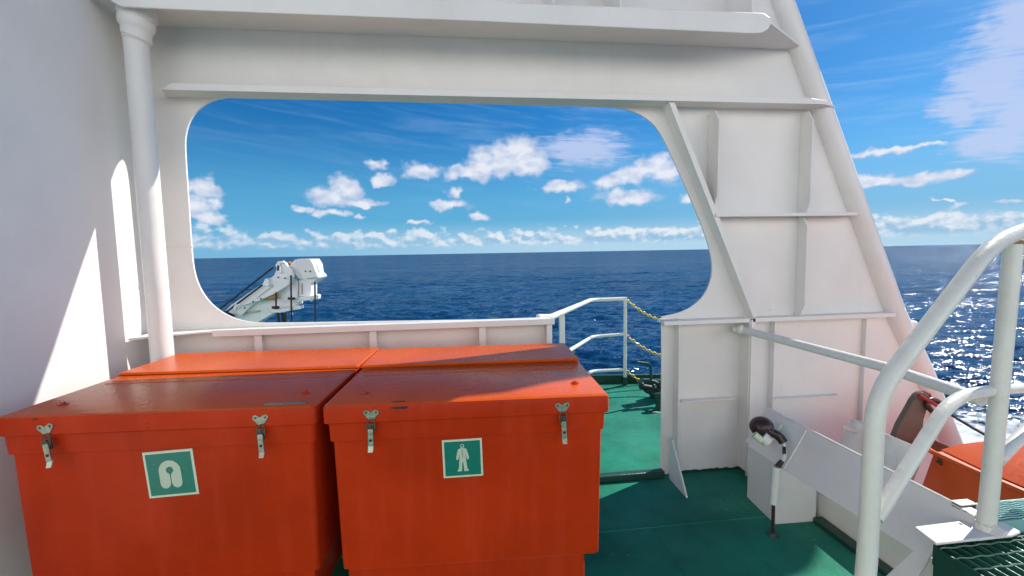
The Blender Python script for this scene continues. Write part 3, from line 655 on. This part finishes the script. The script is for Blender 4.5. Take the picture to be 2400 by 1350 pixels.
MB().tube([ca, ca+(ca-cb_).normalized()*.012], .0235, 16).build('sleeve_rim', WHITE_R, cdt)
cf = Vector((cb_.x, cb_.y, 0)); MB().tube([cb_, cf+Vector((0, 0, .0))], .009, 10).build('lower_pipe', BROWN, cdt)
MB().tube([cf, cf+Vector((0, 0, .02))], [.035, .022], 14).build('foot_flange', GREEND, cdt)

# ------------------------------------------------------------------ gratings
def grating(name, poly_z, x0, x1, y0, y1, z, dx, dy, mat, label, h=.022, wavy=0.0, fr=GREEND):
    g = thing(name, label, 'grating', (x0, y0, z), 'walkway gratings')
    m = MB(); x = x0+dx
    while x < x1: m.box((x-.0022, y0, z-h), (x+.0022, y1, z)); x += dx
    y = y0+dy
    while y < y1:
        pts = []; n = int((x1-x0)/.02)
        for i in range(n+1): pts.append((x0+(x1-x0)*i/n, y+wavy*sin(i*1.7), z+.002))
        m.tube(pts, .0028, 5); y += dy
    m.build('bars', mat, g)
    MB().box((x0-.006, y0, z-.07), (x0, y1, z+.003)).box((x0, y1, z-.07), (x1, y1+.006, z+.003)).box((x0, y0-.006, z-.07), (x1, y0, z+.003)).build('frame', fr, g)
    return g
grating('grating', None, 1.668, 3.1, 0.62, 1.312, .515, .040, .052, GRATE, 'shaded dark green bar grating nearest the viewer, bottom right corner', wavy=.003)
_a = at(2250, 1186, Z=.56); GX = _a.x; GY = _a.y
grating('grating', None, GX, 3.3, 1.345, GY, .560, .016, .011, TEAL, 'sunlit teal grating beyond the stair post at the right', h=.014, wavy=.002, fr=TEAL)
m = MB(); m.box((1.668, .60, 0.0), (1.680, 1.315, .444)); tag(m.build('grating_dark_plate', GREEND, bevel=.003), 'dark green side plate added to darken the space under the near grating', 'support')  # dark plate standing in for the deep shade below the grating
m = MB(); b0 = at(2262, 1179, Z=.60); m.box((b0.x-.035, b0.y-.012, .575), (b0.x+.035, b0.y+.02, .598)); blk = m.build('rubber_block', BLACK, bevel=.003)
m = MB(); m.box((b0.x-.036, b0.y-.013, .598), (b0.x+.036, b0.y+.021, .602)); m.build('block_top', WHITE_R, blk); tag(blk, 'small black block with a white top at the edge of the teal grating', 'block')

# ------------------------------------------------------------------ rescue boat at the side
rb = thing('rescue_boat', 'bright orange boat lying outboard of the beam, lower right', 'boat', (2.6, 1.8, -.4))
def bp(px, py, X): return at(px, py, X=X)
# near side: from gunwale down, bow to stern
g = [Vector((2.62, 2.10, .435)), Vector((2.60, 1.9, .43)), Vector((2.60, 1.2, .425)), Vector((2.60, .2, .42))]
k_ = [bp(2150, 1165, 2.62), Vector((2.52, 1.95, .05)), Vector((2.50, 1.2, .0)), Vector((2.50, .2, .0))]
kk = [Vector((2.85, 2.35, -.35)), Vector((2.75, 1.95, -.5)), Vector((2.75, 1.2, -.55)), Vector((2.75, .2, -.55))]
rings = []
for i in range(4):
    w_ = [.55, 1.2, 1.5, 1.5][i]
    rings.append([g[i], k_[i], kk[i], kk[i]+Vector((w_*.8, 0, 0)), k_[i]+Vector((w_+.1, 0, 0)), g[i]+Vector((w_, .02, 0))])
MB().loft(rings).build('hull', BOATO, rb, bevel=.012)
MB().tube(bend([g[3], g[2], g[1], g[0]+Vector((-.01, .02, .0)), g[0]+Vector((.06, .10, 0))], .08), .014, 10).build('gunwale', BOATO, rb)
cr = []
for i, (w_, hgt) in enumerate(((.50, .03), (1.1, .15), (1.4, .26), (1.4, .28))):
    b = g[i]+Vector((.05, 0, .006)); cr.append([b, b+Vector((w_*.22, 0, hgt*.8)), b+Vector((w_*.5, 0, hgt)), b+Vector((w_*.78, 0, hgt*.8)), b+Vector((w_, 0, 0))])
MB().loft(cr).build('canopy', BOATO, rb, ang=.7)
for (px, py) in ((2198, 1082), (2202, 1076), (2204, 1087), (2352, 1148)): MB().sphere(bp(px, py, 2.605), .009, (1, 1, 1), 8).build('bolt', METALD, rb)
# davit hook
dh = thing('davit_hook', 'large rusty brown hook plate with red edges on the davit arm over the orange boat', 'hook', (2.6, 2.3, .4))
YH = 2.32
op = [(2152, 925), (2164, 919), (2177, 925), (2180, 940), (2172, 962), (2165, 985), (2163, 1003), (2172, 1020), (2200, 1036), (2222, 1045), (2240, 1052), (2232, 1056), (2246, 1062), (2228, 1063), (2234, 1073), (2215, 1071), (2190, 1062), (2160, 1048), (2130, 1050), (2098, 1025), (2110, 995), (2130, 960), (2142, 938)]
MB().prism([[at(*p, Y=YH) for p in op]], (0, .035, 0)).build('hook_plate', HOOK, dh, bevel=.003)
MB().tube([at(*p, Y=YH+.015) for p in [(2095, 1027), (2108, 995), (2128, 960), (2141, 937), (2150, 924), (2164, 917), (2178, 924), (2182, 934)]], .0075, 8).build('red_edge', REDP, dh)
MB().tube([at(2153, 926, Y=YH-.03), at(2204, 955, Y=YH-.03)], .011, 10).build('hook_pin', REDP, dh)
MB().tube([at(2098, 1125, Y=2.4), at(2135, 1072, Y=2.4)], .012, 8).build('lower_stay', REDP, dh)
ct = at(2194, 954, Y=YH-.02); rg = [ct+Vector((.062*cos(a), .01*sin(a), .040*sin(a)-.02*cos(a))) for a in [2*pi*i/20 for i in range(21)]]
tag(MB().tube(rg, .0155, 12, False).build('ring_link', BROWN), 'dark oval steel ring link hanging on the hook pin', 'ring')
tag(MB().tube(chaikin([at(2218, 965, Y=2.3), at(2250, 985, Y=2.25), at(2310, 1020, Y=2.1), at(2420, 1075, Y=1.9)], 2), .0085, 8).build('rope', BLACK), 'thin black line running down from the ring towards the orange boat', 'rope')
# two white stops behind the beam
def stop(label, base, top, r0, r1, peg):
    s_ = thing('davit_stop', label, 'bollard', tuple(base), 'white davit stops')
    MB().tube([base, top], [r0, r1], 28).build('post', WHITE_R, s_)
    MB().tube([top, top+(top-base).normalized()*.006], [r1+.005, r1+.004], 28).build('rim', WHITE_R, s_)
    MB().tube(peg, .013, 12).build('peg', WHITE_R, s_); return s_
stop('white tapered stop with a small peg, left of the larger one, behind the beam', at(1985, 1100, Y=2.55), at(2018, 992, Y=2.55), .105, .055, [at(1980, 1001, Y=2.5), at(2010, 1012, Y=2.52)])
stop('larger white cylindrical stop in front of the rusty hook plate', at(2058, 1155, Y=2.2), at(2112, 1034, Y=2.2), .118, .108, [at(2118, 1064, Y=2.12), at(2144, 1076, Y=2.12)])
# stub of a rail outboard of the slanted edge
m = MB(); tag(m.tube([(3.0, 3.1, 1.02), at(2143, 761, Y=3.1)], .033, 16).build('rail_stub', WHITE_R), 'short white tube end sticking out beyond the slanted bulkhead edge', 'rail')
# unseen canister and plate, added above the frame to shade deck and box lid
rc = thing('shade_canister', 'unseen white canister shape added high on the right to shade the deck', 'canister', (5.8, 4.78, 4.85))
prof = [(-.80, .02), (-.78, .28), (-.72, .34), (-.40, .36), (-.39, .38), (-.36, .38), (-.35, .36), (.85, .36), (.86, .38), (.89, .38), (.90, .36), (1.22, .36), (1.25, .35), (1.26, .02)]
MB().tube([(5.85+x, 4.80, 5.3) for x, r_ in prof], [r_ for x, r_ in prof], 32).build('shell', WHITE, rc)
for x in (5.45, 6.7): m = MB(); m.box((x-.03, 4.5, 4.88), (x+.03, 5.1, 4.94)); m.build('cradle', WHITE, rc)
MB().prism([[(3.7, 3.56, 5.1), (4.33, 3.66, 5.1), (4.53, 3.76, 5.1), (4.76, 3.83, 5.1), (4.85, 4.02, 5.1), (3.7, 3.9, 5.1)]], (0, 0, .03)).build('shade_plate', WHITE, rc)  # unseen plate, outline shaped for the shadow edge on the right lid

# ------------------------------------------------------------------ crane
cr = thing('deck_crane', 'white folded deck crane with black hoses, seen through the window opening', 'crane', (-8.0, 12.2, -3.05))
YC = 12.0
CW = paint('crane_white', (0.86, 0.86, 0.85), 0.35, 0.1, 9, 0.12, 0.03)
def cp_(L, y0, th, name, mat=CW, bev=.012, par=None): return MB().prism([[at(*p, Y=y0) for p in L]], (0, th, 0)).build(name, mat, par or cr, bevel=bev)
cp_([(250, 1035), (330, 1040), (420, 880), (610, 752), (660, 724), (668, 655), (650, 640), (540, 716)], YC+.05, .55, 'boom')
cp_([(545, 742), (553, 722), (600, 680), (648, 640), (672, 632), (676, 655), (640, 688), (600, 705), (560, 745)], YC-.12, .14, 'boom_side_plate', bev=.01)
cp_([(562, 718), (640, 652), (652, 618), (668, 614), (672, 622), (682, 628), (688, 648), (676, 668), (640, 690), (604, 706)], YC-.25, .12, 'sheave_plate', bev=.01)
cp_([(645, 622), (650, 613), (664, 611), (666, 616), (655, 618), (660, 640), (652, 640)], YC-.32, .1, 'sheave_guard', bev=.01)
cp_([(614, 668), (622, 652), (628, 653), (632, 668), (626, 672)], YC-.35, .1, 'sheave_guard', bev=.01)
cp_([(676, 627), (690, 609), (698, 607), (727, 607), (735, 620), (738, 640), (746, 648), (745, 652), (729, 664), (709, 655), (700, 652)], YC-.1, .75, 'head_box', bev=.012)
cp_([(690, 609), (698, 607), (727, 607), (734, 620), (745, 650), (711, 653)], YC-.28, .17, 'head_cover', WHITE, bev=.01)
cp_([(733, 622), (743, 620), (747, 630), (746, 636), (739, 638), (734, 632)], YC, .3, 'head_lug', bev=.01)
cp_([(701, 655), (729, 655), (729, 695), (701, 695)], YC-.05, .5, 'head_column', bev=.01)
cp_([(648, 680), (664, 660), (690, 652), (700, 660), (696, 715), (676, 724), (648, 724)], YC+.0, .45, 'knuckle_column', bev=.01)
cp_([(673, 701), (673, 707), (690, 708), (746, 701), (747, 693), (742, 690), (736, 693)], YC-.2, .2, 'hose_bracket', bev=.008)
cp_([(635, 724), (636, 732), (655, 733), (705, 724), (706, 718), (700, 716), (650, 724)], YC-.25, .2, 'hose_bracket', bev=.008)
for (a, b, c_, d_) in ((682, 645, 683, 760), (738, 660, 739, 770), (647, 685, 647, 725)):
    MB().tube([at(a, b, Y=YC-.3), at(c_, d_, Y=YC-.3)], .022, 8).build('hose', BLACK, cr)
m = MB()
for x in (652, 662, 668): m.tube([at(x-2, 728, Y=YC-.1), at(x+6, 790, Y=YC-.1)], .035, 8)
m.build('hose_bundle', BLACK, cr)
MB().tube([at(683, 697, Y=YC-.3), at(683, 702, Y=YC-.3)], .09, 12).build('hose_clamp', BLACK, cr)
MB().tube([at(646, 718, Y=YC-.3), at(646, 723, Y=YC-.3)], .09, 12).build('hose_clamp', BLACK, cr)
for (a, b) in (((640, 627), (430, 790)), ((625, 660), (440, 800))):
    MB().tube([at(*a, Y=YC-.3), at(*b, Y=YC-.3)], .024, 8).build('luffing_wire', BLACK, cr)
MB().sphere(at(632, 694, Y=YC-.1), .16, (1.5, .5, .7), 14).build('sheave', RUST, cr)
MB().sphere(at(679, 618, Y=YC), .06, (1.2, 1, 1), 10).build('rusty_cap', RUST, cr)
MB().tube([at(523, 735, Y=YC-.3), at(545, 745, Y=YC-.3)], .09, 12).build('hydraulic_fitting', BLACK, cr)
for (x, y) in ((684, 735), (700, 706), (665, 729), (730, 703)): MB().sphere(at(x, y, Y=YC-.2), .045, (1, 1, 1), 8).build('bolt', WHITE_R, cr)
MB().tube([at(672, 626, Y=YC), at(684, 650, Y=YC)], .13, 14).build('knuckle_pin', WHITE, cr)
MB().tube([(at(290, 1035, Y=YC+.3)).x*Vector((1, 0, 0))+Vector((0, YC+.3, -3.05)), at(290, 1030, Y=YC+.3)], .35, 24).build('pedestal', WHITE, cr)

cp_([(600, 700), (603, 697), (640, 668), (640, 672)], YC-.27, .02, 'boom_rib', METAL, .003)
cp_([(560, 740), (563, 733), (608, 727), (606, 731)], YC-.02, .02, 'boom_rib', METAL, .003)
cp_([(706, 664), (706, 690), (709, 690), (709, 664)], YC-.07, .02, 'column_seam', METAL, .003)
cp_([(546, 722), (552, 712), (557, 714), (551, 727)], YC-.36, .1, 'cable_clip', WHITE, .006)
for (x, y) in ((593, 707), (611, 700), (574, 722), (652, 650), (668, 652), (716, 636), (727, 636)): MB().sphere(at(x, y, Y=YC-.29), .022, (1, .6, 1), 8).build('bolt', METALD, cr)
MB().tube([at(653, 622, Y=YC-.3), at(652, 634, Y=YC-.3)], .035, 8).build('sheave_pin', BLACK, cr)
